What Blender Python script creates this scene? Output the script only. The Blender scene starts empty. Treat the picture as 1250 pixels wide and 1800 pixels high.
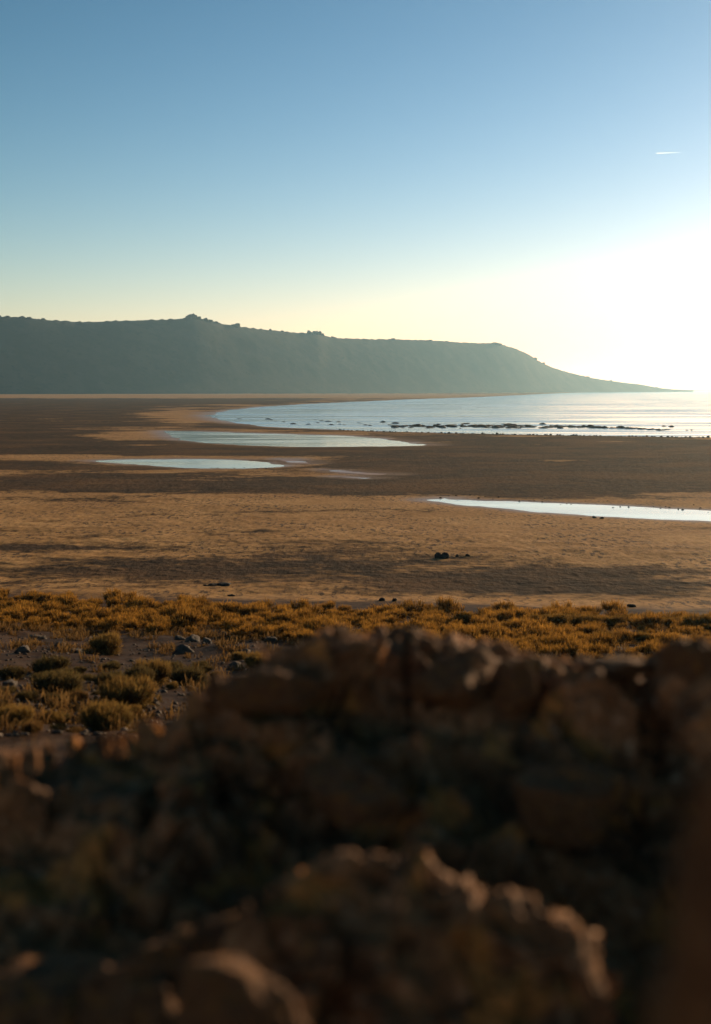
import bpy, math, random
import numpy as np
from mathutils import Vector, Matrix

random.seed(7)
RNG = np.random.default_rng(7)
scene = bpy.context.scene
COL = scene.collection

# ------------------------------------------------------------------ camera
CAM_Z = 12.0
F_PX = 2500.0                       # 50 mm lens on a 36 mm tall frame, photo 1800 px tall
PITCH = math.atan(216.0 / F_PX)
cd = bpy.data.cameras.new('camera')
cam = bpy.data.objects.new('camera', cd)
COL.objects.link(cam)
cam.location = (0, 0, CAM_Z)
cam.rotation_euler = (math.radians(90) - PITCH, 0, 0)
cd.sensor_fit = 'VERTICAL'
cd.sensor_height = 36.0
cd.lens = 50.0
cd.clip_start = 0.05
cd.clip_end = 90000.0
cd.dof.use_dof = True
cd.dof.focus_distance = 170.0
cd.dof.aperture_fstop = 1.45
scene.camera = cam

# ------------------------------------------------------------------ sky, sun, exposure
SUN_AZ = math.radians(33.0)         # to the right of the view axis (+Y)
SUN_EL = math.radians(12.0)
world = bpy.data.worlds.new('World')
scene.world = world
world.use_nodes = True
wn = world.node_tree
wn.nodes.clear()
sky = wn.nodes.new('ShaderNodeTexSky')
sky.sky_type = 'NISHITA'
sky.sun_disc = False
sky.sun_elevation = SUN_EL
sky.sun_rotation = SUN_AZ
sky.altitude = 1300.0
sky.air_density = 1.0
sky.dust_density = 0.25
sky.ozone_density = 2.0
bg = wn.nodes.new('ShaderNodeBackground')
bg.inputs['Strength'].default_value = 0.05
wo = wn.nodes.new('ShaderNodeOutputWorld')
# film-like response of the sky colours, the same over the whole dome
sep = wn.nodes.new('ShaderNodeSeparateColor')
com = wn.nodes.new('ShaderNodeCombineColor')
wn.links.new(sky.outputs['Color'], sep.inputs[0])
for ch, (gamma, gain) in enumerate(((2.05, 0.405), (1.6, 0.56), (1.75, 0.355))):
    a = wn.nodes.new('ShaderNodeMath'); a.operation = 'POWER'; a.inputs[1].default_value = gamma
    b = wn.nodes.new('ShaderNodeMath'); b.operation = 'MULTIPLY'; b.inputs[1].default_value = gain
    c = wn.nodes.new('ShaderNodeMath'); c.operation = 'MINIMUM'; c.inputs[1].default_value = 60.0
    wn.links.new(sep.outputs[ch], a.inputs[0]); wn.links.new(a.outputs[0], b.inputs[0])
    wn.links.new(b.outputs[0], c.inputs[0]); wn.links.new(c.outputs[0], com.inputs[ch])
wn.links.new(com.outputs[0], bg.inputs['Color'])
wn.links.new(bg.outputs['Background'], wo.inputs['Surface'])

sd = bpy.data.lights.new('sun', 'SUN')
sd.energy = 5.0
sd.angle = math.radians(0.5)
sd.color = (1.0, 0.72, 0.43)
sun = bpy.data.objects.new('sun', sd)
COL.objects.link(sun)
S = Vector((math.sin(SUN_AZ) * math.cos(SUN_EL), math.cos(SUN_AZ) * math.cos(SUN_EL), math.sin(SUN_EL)))
sun.rotation_euler = S.to_track_quat('Z', 'Y').to_euler()

scene.view_settings.view_transform = 'Standard'
scene.view_settings.look = 'None'
scene.view_settings.gamma = 1.0
scene.view_settings.exposure = 0.4
scene.view_settings.use_curve_mapping = False
scene.render.engine = 'CYCLES'
scene.cycles.use_denoising = True
scene.cycles.max_bounces = 8
scene.cycles.transparent_max_bounces = 16
scene.cycles.volume_bounces = 0
scene.cycles.sample_clamp_indirect = 6.0

# ------------------------------------------------------------------ helpers: survey of the place
cp, sp = math.cos(PITCH), math.sin(PITCH)

def ray(px, py):
    dx = (px - 625.0) / F_PX
    dy = -(py - 900.0) / F_PX
    return np.array([dx, cp + dy * sp, -sp + dy * cp])

def on_level(px, py, z=0.0):
    d = ray(px, py)
    t = (z - CAM_Z) / d[2]
    return np.array([0, 0, CAM_Z]) + d * t

def at_depth(px, py, depth):
    d = ray(px, py)
    return np.array([0, 0, CAM_Z]) + d * (depth / d[1])

def survey(x, y, z):
    """bearing / dip of ground points in the units the layout tables below use"""
    dz = z - CAM_Z
    depth = np.maximum(y * cp - dz * sp, 0.05)
    up = y * sp + dz * cp
    return 625.0 + F_PX * x / depth, 900.0 - F_PX * up / depth

# ------------------------------------------------------------------ helpers: numpy noise
PERM = RNG.permutation(4096).astype(np.int64)
G3 = RNG.normal(size=(4096, 3))
G3 /= np.linalg.norm(G3, axis=1)[:, None]

def perlin(p):
    p = np.asarray(p, dtype=np.float64)
    i = np.floor(p).astype(np.int64)
    f = p - i
    u = f * f * f * (f * (f * 6 - 15) + 10)
    out = np.zeros(len(p))
    for a in (0, 1):
        for b in (0, 1):
            for c in (0, 1):
                h = PERM[(PERM[(PERM[(i[:, 0] + a) & 4095] + i[:, 1] + b) & 4095] + i[:, 2] + c) & 4095]
                g = G3[h]
                d = g[:, 0] * (f[:, 0] - a) + g[:, 1] * (f[:, 1] - b) + g[:, 2] * (f[:, 2] - c)
                w = (u[:, 0] if a else 1 - u[:, 0]) * (u[:, 1] if b else 1 - u[:, 1]) * (u[:, 2] if c else 1 - u[:, 2])
                out += w * d
    return out * 1.6

def fbm(p, octaves=4, gain=0.5, lac=2.03):
    p = np.asarray(p, dtype=np.float64)
    s = np.zeros(len(p)); a = 1.0
    for k in range(octaves):
        s += a * perlin(p * (lac ** k) + 17.3 * k)
        a *= gain
    return s

def ridged(p, octaves=4):
    p = np.asarray(p, dtype=np.float64)
    s = np.zeros(len(p)); a = 1.0
    for k in range(octaves):
        s += a * (1 - np.abs(perlin(p * (2.1 ** k) + 9.1 * k)) * 2)
        a *= 0.5
    return s

def n2(x, y, sx, sy, seed, octv=3):
    return fbm(np.stack([x / sx, y / sy, np.full_like(x, seed * 3.7)], 1), octv)

def smooth(a, b, x):
    t = np.clip((x - a) / (b - a), 0, 1)
    return t * t * (3 - 2 * t)

def poly_sdf(x, y, poly):
    """signed distance to a closed outline, negative inside"""
    P = np.asarray(poly, dtype=np.float64)
    best = np.full(len(x), 1e18); inside = np.zeros(len(x), dtype=bool)
    n = len(P)
    for k in range(n):
        ax, ay = P[k]; bx, by = P[(k + 1) % n]
        ex, ey = bx - ax, by - ay
        t = np.clip(((x - ax) * ex + (y - ay) * ey) / (ex * ex + ey * ey + 1e-12), 0, 1)
        d = (x - ax - t * ex) ** 2 + (y - ay - t * ey) ** 2
        best = np.minimum(best, d)
        cond = ((ay > y) != (by > y))
        with np.errstate(divide='ignore', invalid='ignore'):
            xi = ax + (y - ay) * ex / (ey if abs(ey) > 1e-12 else 1e-12)
        inside ^= cond & (x < xi)
    return np.sqrt(best) * np.where(inside, -1, 1)

# ------------------------------------------------------------------ helpers: objects
def mesh_np(name, verts, faces, smooth_shade=True):
    """faces: array (n,3) or (n,4), or a list of such arrays"""
    me = bpy.data.meshes.new(name)
    if not isinstance(faces, list):
        faces = [faces]
    faces = [np.asarray(f, dtype=np.int32) for f in faces if len(f)]
    nl = sum(f.size for f in faces); npoly = sum(len(f) for f in faces)
    me.vertices.add(len(verts)); me.loops.add(nl); me.polygons.add(npoly)
    me.vertices.foreach_set('co', np.asarray(verts, dtype=np.float32).ravel())
    me.loops.foreach_set('vertex_index', np.concatenate([f.ravel() for f in faces]))
    starts, tot = [], 0
    for f in faces:
        k = f.shape[1]
        starts.append(np.arange(len(f), dtype=np.int32) * k + tot); tot += f.size
    me.polygons.foreach_set('loop_start', np.concatenate(starts))
    me.update(calc_edges=True)
    me.validate()
    if smooth_shade:
        me.polygons.foreach_set('use_smooth', np.ones(len(me.polygons), dtype=bool))
    return me

def link(name, me, parent=None, loc=(0, 0, 0), rot=(0, 0, 0), scale=(1, 1, 1)):
    o = bpy.data.objects.new(name, me)
    COL.objects.link(o)
    o.location = loc; o.rotation_euler = rot; o.scale = scale
    if parent is not None:
        o.parent = parent
    return o

def tag(o, label=None, cat=None, group=None, kind=None):
    if label: o['label'] = label
    if cat: o['category'] = cat
    if group: o['group'] = group
    if kind: o['kind'] = kind
    return o

def grid_faces(r, c):
    i = np.arange(r - 1)[:, None] * c + np.arange(c - 1)[None, :]
    return np.stack([i, i + 1, i + c + 1, i + c], -1).reshape(-1, 4)

def attr(me, name, vals):
    a = me.attributes.new(name, 'FLOAT', 'POINT')
    a.data.foreach_set('value', np.asarray(vals, dtype=np.float32))

# ------------------------------------------------------------------ helpers: materials
class Mat:
    def __init__(s, name):
        s.m = bpy.data.materials.new(name); s.m.use_nodes = True
        s.t = s.m.node_tree; s.t.nodes.clear()
        s.out = s.t.nodes.new('ShaderNodeOutputMaterial')
    def n(s, typ, **kw):
        nd = s.t.nodes.new('ShaderNode' + typ)
        for k, v in kw.items():
            if k.startswith('_'):
                setattr(nd, k[1:], v)
            else:
                key = int(k[1:]) if (k[0] == 'i' and k[1:].isdigit()) else k.replace('__', ' ')
                if isinstance(v, bpy.types.NodeSocket):
                    s.t.links.new(v, nd.inputs[key])
                else:
                    nd.inputs[key].default_value = v
        return nd
    def coord(s, which='Object', scale=(1, 1, 1)):
        tc = s.n('TexCoord')
        mp = s.n('Mapping', Vector=tc.outputs[which], Scale=scale)
        return mp.outputs[0]
    def noise(s, vec, scale, detail=4, rough=0.55, dist=0.0):
        return s.n('TexNoise', Vector=vec, Scale=scale, Detail=detail, Roughness=rough, Distortion=dist).outputs['Fac']
    def ramp(s, fac, lo, hi):
        return s.n('MapRange', _interpolation_type='SMOOTHSTEP', Value=fac, From__Min=lo, From__Max=hi).outputs[0]
    def mix(s, fac, a, b):
        nd = s.t.nodes.new('ShaderNodeMix'); nd.data_type = 'RGBA'
        for idx, v in ((0, fac), (6, a), (7, b)):
            if isinstance(v, bpy.types.NodeSocket):
                s.t.links.new(v, nd.inputs[idx])
            else:
                nd.inputs[idx].default_value = v if idx == 0 else (*v, 1.0)
        return nd.outputs[2]
    def math(s, op, a, b=0.0, clamp=False):
        nd = s.n('Math', _operation=op, _use_clamp=clamp, i0=a, i1=b)
        return nd.outputs[0]
    def attr(s, name):
        return s.n('Attribute', _attribute_name=name).outputs['Fac']
    def surf(s, sock):
        s.t.links.new(sock, s.out.inputs['Surface']); return s.m

def c3(r, g, b):
    return (r, g, b)

def make_ground_mat():
    M = Mat('ground_soil')
    co = M.coord('Object')
    sand = M.attr('sand'); hillside = M.attr('hillside'); wet = M.attr('wet')
    big = M.noise(co, 0.09, 5, 0.6)
    mid = M.noise(co, 0.55, 5, 0.62)
    fine = M.noise(co, 3.1, 5, 0.65)
    # sandy film over darker mud; the edge of the film frays at metre scale
    fray = M.math('ADD', sand, M.math('MULTIPLY', M.math('SUBTRACT', mid, 0.5), 0.9))
    film = M.ramp(fray, 0.30, 0.68)
    sandc = M.mix(M.ramp(big, 0.35, 0.65), c3(0.50, 0.275, 0.098), c3(0.64, 0.37, 0.145))
    sandc = M.mix(M.ramp(fine, 0.4, 0.75), sandc, c3(0.31, 0.16, 0.06))
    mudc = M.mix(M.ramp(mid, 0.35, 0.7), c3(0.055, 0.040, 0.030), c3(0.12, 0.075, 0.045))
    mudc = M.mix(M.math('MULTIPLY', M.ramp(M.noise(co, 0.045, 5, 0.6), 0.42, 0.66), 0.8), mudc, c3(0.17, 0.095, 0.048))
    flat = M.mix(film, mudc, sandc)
    co3 = M.coord('Object', (2.4, 0.75, 1))
    speckn = M.noise(co3, 1.0, 4, 0.7)
    speck = M.math('MULTIPLY', M.ramp(speckn, 0.50, 0.61), M.ramp(M.noise(co, 0.13, 4, 0.6), 0.34, 0.58))
    flat = M.mix(M.math('MULTIPLY', speck, 0.85), flat, c3(0.055, 0.038, 0.027))
    flat = M.mix(M.math('MULTIPLY', wet, 0.55), flat, c3(0.20, 0.11, 0.065))
    # gritty hillside soil
    soil = M.mix(M.ramp(mid, 0.35, 0.7), c3(0.050, 0.027, 0.014), c3(0.088, 0.052, 0.030))
    soil = M.mix(M.ramp(fine, 0.5, 0.7), soil, c3(0.03, 0.019, 0.013))
    colr = M.mix(hillside, flat, soil)
    clod = M.n('TexVoronoi', Vector=co, Scale=1.7, _feature='SMOOTH_F1').outputs['Distance']
    h = M.math('ADD', M.math('MULTIPLY', fine, 0.6), M.math('MULTIPLY', clod, -0.7))
    h = M.math('ADD', h, M.math('MULTIPLY', mid, 0.8))
    h = M.math('ADD', h, M.math('MULTIPLY', speckn, 0.8))
    calm = M.math('SUBTRACT', 1.0, M.math('MULTIPLY', film, 0.6))
    bump = M.n('Bump', Height=h, Strength=M.math('MULTIPLY', calm, 0.75), Distance=0.16)
    rough = M.math('SUBTRACT', M.math('SUBTRACT', 0.95, M.math('MULTIPLY', film, 0.35)), M.math('MULTIPLY', wet, 0.25))
    p = M.n('BsdfPrincipled', Base__Color=colr, Roughness=rough, Normal=bump.outputs[0])
    M.t.links.new(M.math('ADD', 0.012, M.math('MULTIPLY', wet, 0.09)), p.inputs['Specular IOR Level'])
    return M.surf(p.outputs[0])

def make_water_mat(name, base, rough, sx, sy, amp, amp2, metal=0.5):
    M = Mat(name)
    co = M.coord('Object', (sx, sy, 1))
    w1 = M.noise(co, 1.0, 4, 0.6, 0.4)
    co2 = M.coord('Object', (sx * 0.018, sy * 0.09, 1))
    w2 = M.noise(co2, 1.0, 3, 0.5, 0.6)
    breeze = M.ramp(w2, 0.40, 0.58)            # wind lanes: rippled against slick water
    bump = M.n('Bump', Height=w1, Strength=M.math('ADD', amp2, M.math('MULTIPLY', breeze, amp)), Distance=0.25)
    r = M.math('ADD', rough * 0.5, M.math('MULTIPLY', breeze, rough))
    p = M.n('BsdfPrincipled', Base__Color=(*base, 1), Roughness=r, Normal=bump.outputs[0], IOR=1.38, Metallic=metal)
    return M.surf(p.outputs[0])

def make_rock_mat(name, dark, mid, pale, lichen, scale=2.2, bumpd=0.05, lich=0.62):
    M = Mat(name)
    co = M.coord('Object')
    rnd = M.n('ObjectInfo').outputs['Random']
    off = M.n('VectorMath', _operation='ADD', i0=co, i1=M.n('CombineXYZ', X=M.math('MULTIPLY', rnd, 40.0)).outputs[0]).outputs[0]
    a = M.noise(off, scale, 6, 0.65)
    b = M.noise(off, scale * 4.3, 5, 0.65)
    c = M.noise(off, scale * 0.7, 4, 0.6, 0.6)
    v = M.n('TexVoronoi', Vector=off, Scale=scale * 2.2, _feature='DISTANCE_TO_EDGE').outputs['Distance']
    col = M.mix(M.ramp(a, 0.32, 0.6), dark, mid)
    col = M.mix(M.ramp(b, 0.52, 0.74), col, pale)
    col = M.mix(M.ramp(c, lich, lich + 0.1), col, lichen)
    col = M.mix(M.ramp(v, 0.0, 0.05), M.mix(0.5, col, dark), col)
    h = M.math('ADD', a, M.math('MULTIPLY', b, 0.5))
    h = M.math('ADD', h, M.math('MULTIPLY', M.ramp(v, 0.0, 0.12), 0.25))
    bump = M.n('Bump', Height=h, Strength=0.9, Distance=bumpd)
    p = M.n('BsdfPrincipled', Base__Color=col, Roughness=0.85, Normal=bump.outputs[0])
    p.inputs['Specular IOR Level'].default_value = 0.25
    return M.surf(p.outputs[0])

def make_plant_mat(name, base, tip, green, trans=0.5):
    M = Mat(name)
    rnd = M.n('ObjectInfo').outputs['Random']
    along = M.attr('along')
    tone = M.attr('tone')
    col = M.mix(M.ramp(along, 0.15, 0.85), base, tip)  # darker bases: dead thatch, plus shade in the grass gaps painted in
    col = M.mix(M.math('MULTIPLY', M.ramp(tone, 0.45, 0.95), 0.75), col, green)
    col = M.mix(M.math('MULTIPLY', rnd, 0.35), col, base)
    d = M.n('BsdfDiffuse', Color=col, Roughness=0.6)
    t = M.n('BsdfTranslucent', Color=col)
    mx = M.n('MixShader', i0=trans, i1=d.outputs[0], i2=t.outputs[0])
    return M.surf(mx.outputs[0])

MAT = {}
MAT['ground'] = make_ground_mat()
MAT['lake'] = make_water_mat('lake_water', (0.32, 0.45, 0.54), 0.17, 0.55, 0.9, 0.12, 0.03)
MAT['pool'] = make_water_mat('pool_water', (0.42, 0.45, 0.43), 0.09, 1.2, 1.6, 0.03, 0.010)
MAT['brine'] = make_water_mat('brine_film', (0.34, 0.22, 0.19), 0.40, 1.2, 1.6, 0.08, 0.03, 0.0)
MAT['fg_rock'] = make_rock_mat('outcrop_rock', c3(0.11, 0.048, 0.020), c3(0.33, 0.15, 0.062), c3(0.50, 0.30, 0.175), c3(0.45, 0.19, 0.05), 6.5, 0.03, 0.53)
MAT['grey_rock'] = make_rock_mat('pale_slope_stone', c3(0.07, 0.048, 0.034), c3(0.135, 0.10, 0.076), c3(0.25, 0.20, 0.165), c3(0.15, 0.085, 0.04), 2.0, 0.06, 0.66)
MAT['dark_rock'] = make_rock_mat('dark_wet_stone', c3(0.014, 0.012, 0.014), c3(0.026, 0.022, 0.023), c3(0.045, 0.037, 0.035), c3(0.03, 0.024, 0.02), 1.2, 0.1)
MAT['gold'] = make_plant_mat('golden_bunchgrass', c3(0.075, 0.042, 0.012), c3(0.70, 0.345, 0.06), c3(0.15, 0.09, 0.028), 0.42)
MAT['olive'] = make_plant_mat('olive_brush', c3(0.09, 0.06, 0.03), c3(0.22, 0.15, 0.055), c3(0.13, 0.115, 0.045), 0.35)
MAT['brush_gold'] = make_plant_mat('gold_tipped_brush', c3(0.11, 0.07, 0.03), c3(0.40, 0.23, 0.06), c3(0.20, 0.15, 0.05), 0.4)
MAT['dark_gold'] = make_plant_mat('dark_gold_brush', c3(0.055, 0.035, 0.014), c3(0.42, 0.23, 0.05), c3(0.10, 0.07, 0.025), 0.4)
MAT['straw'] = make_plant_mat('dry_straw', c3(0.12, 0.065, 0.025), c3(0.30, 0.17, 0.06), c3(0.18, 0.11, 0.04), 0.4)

# ------------------------------------------------------------------ the water outlines (world metres)
def outline(pts):
    return np.array([on_level(px, py)[:2] for px, py in pts])

LAKE = outline([(368, 730), (378, 725.5), (400, 721.5), (440, 717), (500, 712.5), (560, 709), (620, 706.3), (690, 703.2), (760, 700.6),
                (840, 698), (910, 695), (960, 692.3), (1000, 690.6), (1060, 689), (1120, 688), (1185, 687.2), (1260, 686.6), (1700, 686.2), (2300, 686.2),
                (2300, 790), (1700, 776), (1250, 768.5), (1120, 767), (1000, 765.2), (900, 763.5), (800, 761.3), (700, 758.6), (640, 757), (560, 754.2),
                (500, 751.2), (460, 748.5), (420, 744), (390, 739), (374, 734)])
POOLS = [
    ('narrow pale pool reaching from the left sands to below the lake shore', 'pool',
     [(290, 757.5), (330, 758), (420, 761), (520, 763.8), (610, 766), (660, 770), (700, 776), (744, 782.3), (715, 784), (620, 785.6), (520, 785.6), (470, 784.6), (420, 782), (370, 778.5), (330, 774), (306, 767)]),
    ('lens shaped pale pool nearest the left edge of the mudflat', 'pool',
     [(150, 810.5), (200, 808), (260, 807), (330, 806.6), (400, 807.6), (440, 809.5), (470, 813), (506, 818.6), (488, 821.6), (430, 823.6), (370, 823.2), (300, 821), (230, 817.5), (180, 813.5)]),
    ('bright channel of water running off the right edge of the flats', 'pool',
     [(742, 879), (768, 876.3), (785, 874.5), (800, 877.5), (850, 880.5), (930, 883.6), (990, 886), (1060, 889), (1150, 893.4), (1250, 898), (1420, 905), (1420, 928), (1250, 916.5), (1180, 912.8), (1100, 909.3), (1020, 904.5), (960, 899), (900, 893.6), (840, 889), (790, 885)]),
    ('pinkish brine film just right of the lens shaped pool', 'brine',
     [(488, 807), (510, 808), (530, 811), (546, 815), (520, 814), (500, 811)]),
    ('long thin pinkish brine streak in the dark mud', 'brine',
     [(570, 825.5), (600, 827), (640, 831), (694, 834), (650, 834.5), (605, 831), (578, 828.5)]),
    ('short pinkish brine patch nearest the grey mud band', 'brine',
     [(596, 838), (630, 838.3), (662, 840.3), (640, 841.2), (608, 839.8)]),
]
POOL_OUT = [outline(p[2]) for p in POOLS]

PROF_Y = np.array([-40, -5, 1.0, 3.5, 6.5, 10, 16, 22, 32, 45, 60, 70, 79, 90, 120])
PROF_Z = np.array([9.5, 10.6, 10.75, 10.35, 9.7, 9.0, 7.95, 6.95, 5.5, 3.9, 2.0, 0.95, 0.30, 0.16, 0.15])
_fy = np.linspace(-40, 140, 1801)
_fz = np.interp(_fy, PROF_Y, PROF_Z)
_k = np.exp(-0.5 * (np.arange(-40, 41) / 14.0) ** 2); _k /= _k.sum()
_fz = np.convolve(np.pad(_fz, 40, mode='edge'), _k, mode='valid')

def water_sdf(x, y):
    w = n2(x, y, 26, 40, 1) * 2.6 + n2(x, y, 4, 7, 2, 4) * 1.5
    far = np.clip(y / 400.0, 0.12, 4.0)
    d = poly_sdf(x, y, LAKE) + w * far * 0.8
    for k, P in enumerate(POOL_OUT):
        amp = 0.62 if POOLS[k][1] == 'pool' else 0.3
        lim = (P.min(0) - 60, P.max(0) + 60)
        m = (x > lim[0][0]) & (x < lim[1][0]) & (y > lim[0][1]) & (y < lim[1][1])
        if m.any():
            dd = poly_sdf(x[m], y[m], P) + w[m] * amp * np.clip(far[m] * 2.0, 0.2, 1.2)
            d[m] = np.minimum(d[m], dd)
    return d

def ground_z(x, y, detail=True):
    x = np.atleast_1d(np.asarray(x, float)); y = np.atleast_1d(np.asarray(y, float))
    ye = y + 0.15 * np.clip(x, -40, 40)
    base = np.interp(ye, _fy, _fz)
    hill = smooth(88, 66, ye)
    z = base + hill * (n2(x, y, 7, 7, 5, 4) * 0.22 + n2(x, y, 1.2, 1.2, 6, 3) * 0.05)
    d = np.full_like(x, 100.0)
    mk = hill < 0.999
    if mk.any():
        d[mk] = water_sdf(x[mk], y[mk])
    flat = 1 - hill
    dune = n2(x, y, 60, 26, 8, 3) * 0.20 + n2(x, y, 14, 7, 9, 3) * 0.05
    if detail:
        dune = dune + (n2(x, y, 3.0, 2.4, 10, 3) * 0.05 + n2(x, y, 1.0, 0.9, 11, 2) * 0.035) * smooth(380, 110, y)
    away = smooth(1.5, 26, d)
    shelf = np.clip(d * 0.018, -0.35, 0.10)
    z = z - flat * 0.15 + flat * (shelf + dune * away + 0.05 * away)
    z = np.where((flat > 0.5) & (d > 0.3), np.maximum(z, 0.012), z)
    return z, d, hill

def gz(x, y):
    return float(ground_z([x], [y])[0][0])

# ------------------------------------------------------------------ ground sheet
v = np.concatenate([np.arange(1.6, 22, 0.28), np.arange(22, 120, 0.62), np.arange(120, 372, 1.15)])
rows_far = CAM_Z * F_PX / v
rows_near = np.concatenate([np.geomspace(rows_far[-1] - 0.25, 8, 190), np.linspace(7.8, -20, 60)])
rows = np.concatenate([rows_far, rows_near])
NC = 780
uu = np.linspace(-1, 1, NC)
uu = 0.75 * uu + 0.25 * uu ** 3
GX = uu[None, :] * (0.40 * np.maximum(rows, 0) + 14.0)[:, None]
GY = np.repeat(rows[:, None], NC, 1)
gx, gy = GX.ravel(), GY.ravel()
gzv, gd, ghill = ground_z(gx, gy)
px, py = survey(gx, gy, np.zeros_like(gx))
warp = n2(gx, gy, 45, 18, 24, 4)
py = py + warp * np.clip((py - 690) * 0.035, 0.15, 6.0)
px = px + n2(gx, gy, 40, 30, 25, 3) * 30

# bands and patches of pale sand over dark mud, with some clod shade painted in
def blob(cx, cy, rx, ry, tilt=0.0):
    yy = py - (cy + tilt * (px - cx))
    return np.exp(-(((px - cx) / rx) ** 2 + (yy / ry) ** 2))
sandm = np.full_like(px, 0.5)
sandm += 0.25 * smooth(862, 874, py)                                     # the broad sandy flat nearest the grass
sandm -= 0.27 * smooth(875, 862, py) * smooth(765, 790, py)              # browner flat beyond it
band = lambda a, b, s: smooth(a - s, a + s, py) * smooth(b + s, b - s, py)
sandm -= 0.28 * band(838, 866, 3) * (0.7 + 0.3 * smooth(300, 900, px))
sandm -= 0.45 * band(784.5, 801, 2) * smooth(820, 620, px)
sandm -= 0.42 * blob(1150, 873, 330, 6, 0.012)
sandm -= 0.30 * blob(400, 829, 60, 2.2) + 0.3 * blob(240, 825, 60, 2)
sandm += 0.55 * blob(60, 806, 150, 4.2) + 0.35 * blob(330, 804.5, 250, 2.2) + 0.3 * blob(560, 818, 70, 4)
sandm += 0.25 * blob(220, 828, 330, 4)
leftdark = smooth(420, 120, px) * band(703, 783, 3)
sandm -= 0.62 * leftdark
sandm -= 0.55 * band(701, 711, 1.5) * smooth(700, 350, px)
sandm += 0.75 * blob(230, 764, 95, 11) + 0.62 * blob(320, 731, 62, 12) + 0.45 * blob(120, 740.5, 150, 3.6) + 0.3 * blob(105, 727, 40, 1.6)
sandm += 0.45 * blob(60, 778, 170, 2.6, -0.012) + 0.3 * blob(190, 752, 80, 2.5)
sandm += 0.62 * band(693, 699.4, 0.9) * smooth(1020, 700, px)
sandm -= 0.50 * blob(560, 751, 330, 3.0, 0.018) * smooth(330, 400, px)
sandm -= 0.30 * band(765, 860, 4) * smooth(560, 760, px)
sandm -= 0.55 * blob(330, 998, 210, 27, 0.01) + 0.38 * blob(560, 985, 190, 30) + 0.48 * blob(50, 966, 95, 9) + 0.40 * blob(70, 918, 80, 5) + 0.3 * blob(150, 945, 130, 6)  # broad rough patches: dark mud, with the sun shadow of clods painted in
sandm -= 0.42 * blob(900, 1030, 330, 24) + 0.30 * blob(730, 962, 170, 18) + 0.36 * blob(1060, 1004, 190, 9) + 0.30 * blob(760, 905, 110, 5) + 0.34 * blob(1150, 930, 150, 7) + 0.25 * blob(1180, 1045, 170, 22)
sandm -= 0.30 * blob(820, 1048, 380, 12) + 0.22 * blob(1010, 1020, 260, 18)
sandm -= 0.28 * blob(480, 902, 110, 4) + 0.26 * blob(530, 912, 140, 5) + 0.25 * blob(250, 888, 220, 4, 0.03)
sandm += 0.3 * blob(1080, 950, 260, 12) + 0.28 * blob(850, 918, 160, 9, -0.05) + 0.25 * blob(430, 925, 250, 10, -0.06) + 0.25 * blob(300, 1050, 400, 10) + 0.15 * blob(800, 1070, 600, 7) + 0.2 * blob(1150, 915, 200, 10) + 0.2 * blob(980, 960, 200, 6)
sandm += n2(gx, gy, 22, 16, 26, 5) * 0.46 * smooth(700, 300, gy) * smooth(120, 190, gy) + n2(gx, gy, 70, 90, 27, 5) * 0.42 * smooth(300, 600, gy)
sandm += n2(gx, gy, 24, 11, 21, 5) * 0.34 + n2(gx, gy, 4.5, 3.2, 22, 3) * 0.12 * smooth(500, 150, gy)
sandm += 0.25 * smooth(9, 1, gd) * smooth(1100, 600, gy) * smooth(900, 840, px) * smooth(-1, 0.5, gd)
wetm = smooth(np.clip(gy / 45, 1.5, 14), 0.0, gd)
ground = link('ground', mesh_np('ground', np.stack([gx, gy, gzv], 1), grid_faces(len(rows), NC)[:, ::-1]))
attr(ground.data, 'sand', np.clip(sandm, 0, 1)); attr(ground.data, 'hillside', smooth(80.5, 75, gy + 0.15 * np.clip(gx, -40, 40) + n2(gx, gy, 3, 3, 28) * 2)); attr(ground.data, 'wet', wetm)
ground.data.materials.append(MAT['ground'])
tag(ground, 'brown hillside running down to bare sandy mudflats', kind='structure')

# ------------------------------------------------------------------ water sheets
def sheet(name, P, m, grow, z, label):
    c = P.mean(0); d = P - c
    n = np.stack([-(np.roll(P, -1, 0) - np.roll(P, 1, 0))[:, 1], (np.roll(P, -1, 0) - np.roll(P, 1, 0))[:, 0]], 1)
    n /= np.linalg.norm(n, axis=1)[:, None] + 1e-9
    area = 0.5 * np.sum(P[:, 0] * np.roll(P[:, 1], -1) - np.roll(P[:, 0], -1) * P[:, 1])
    Q = P + n * (-grow if area > 0 else grow)
    if area < 0: Q = Q[::-1]
    me = bpy.data.meshes.new(name)
    me.from_pydata([(a, b, z) for a, b in Q], [], [list(range(len(Q)))])
    me.update()
    o = link(name, me); me.materials.append(MAT[m])
    return tag(o, label, kind='structure')

LW = np.array([on_level(*p)[:2] for p in ((330, 731), (420, 704), (800, 694), (1000, 688), (1185, 686.1), (1700, 686.0), (2400, 686.0), (2400, 800), (1250, 780), (900, 770), (600, 762), (420, 753))])
sheet('lake', LW, 'lake', 0.0, 0.0, 'wide pale blue lake below the headland')
for k, (lab, m, pts) in enumerate(POOLS):
    sheet('tidal_pool' if m == 'pool' else 'brine_puddle', POOL_OUT[k], m, 2.2 if m == 'pool' else 0.8, 0.0, lab)

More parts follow.
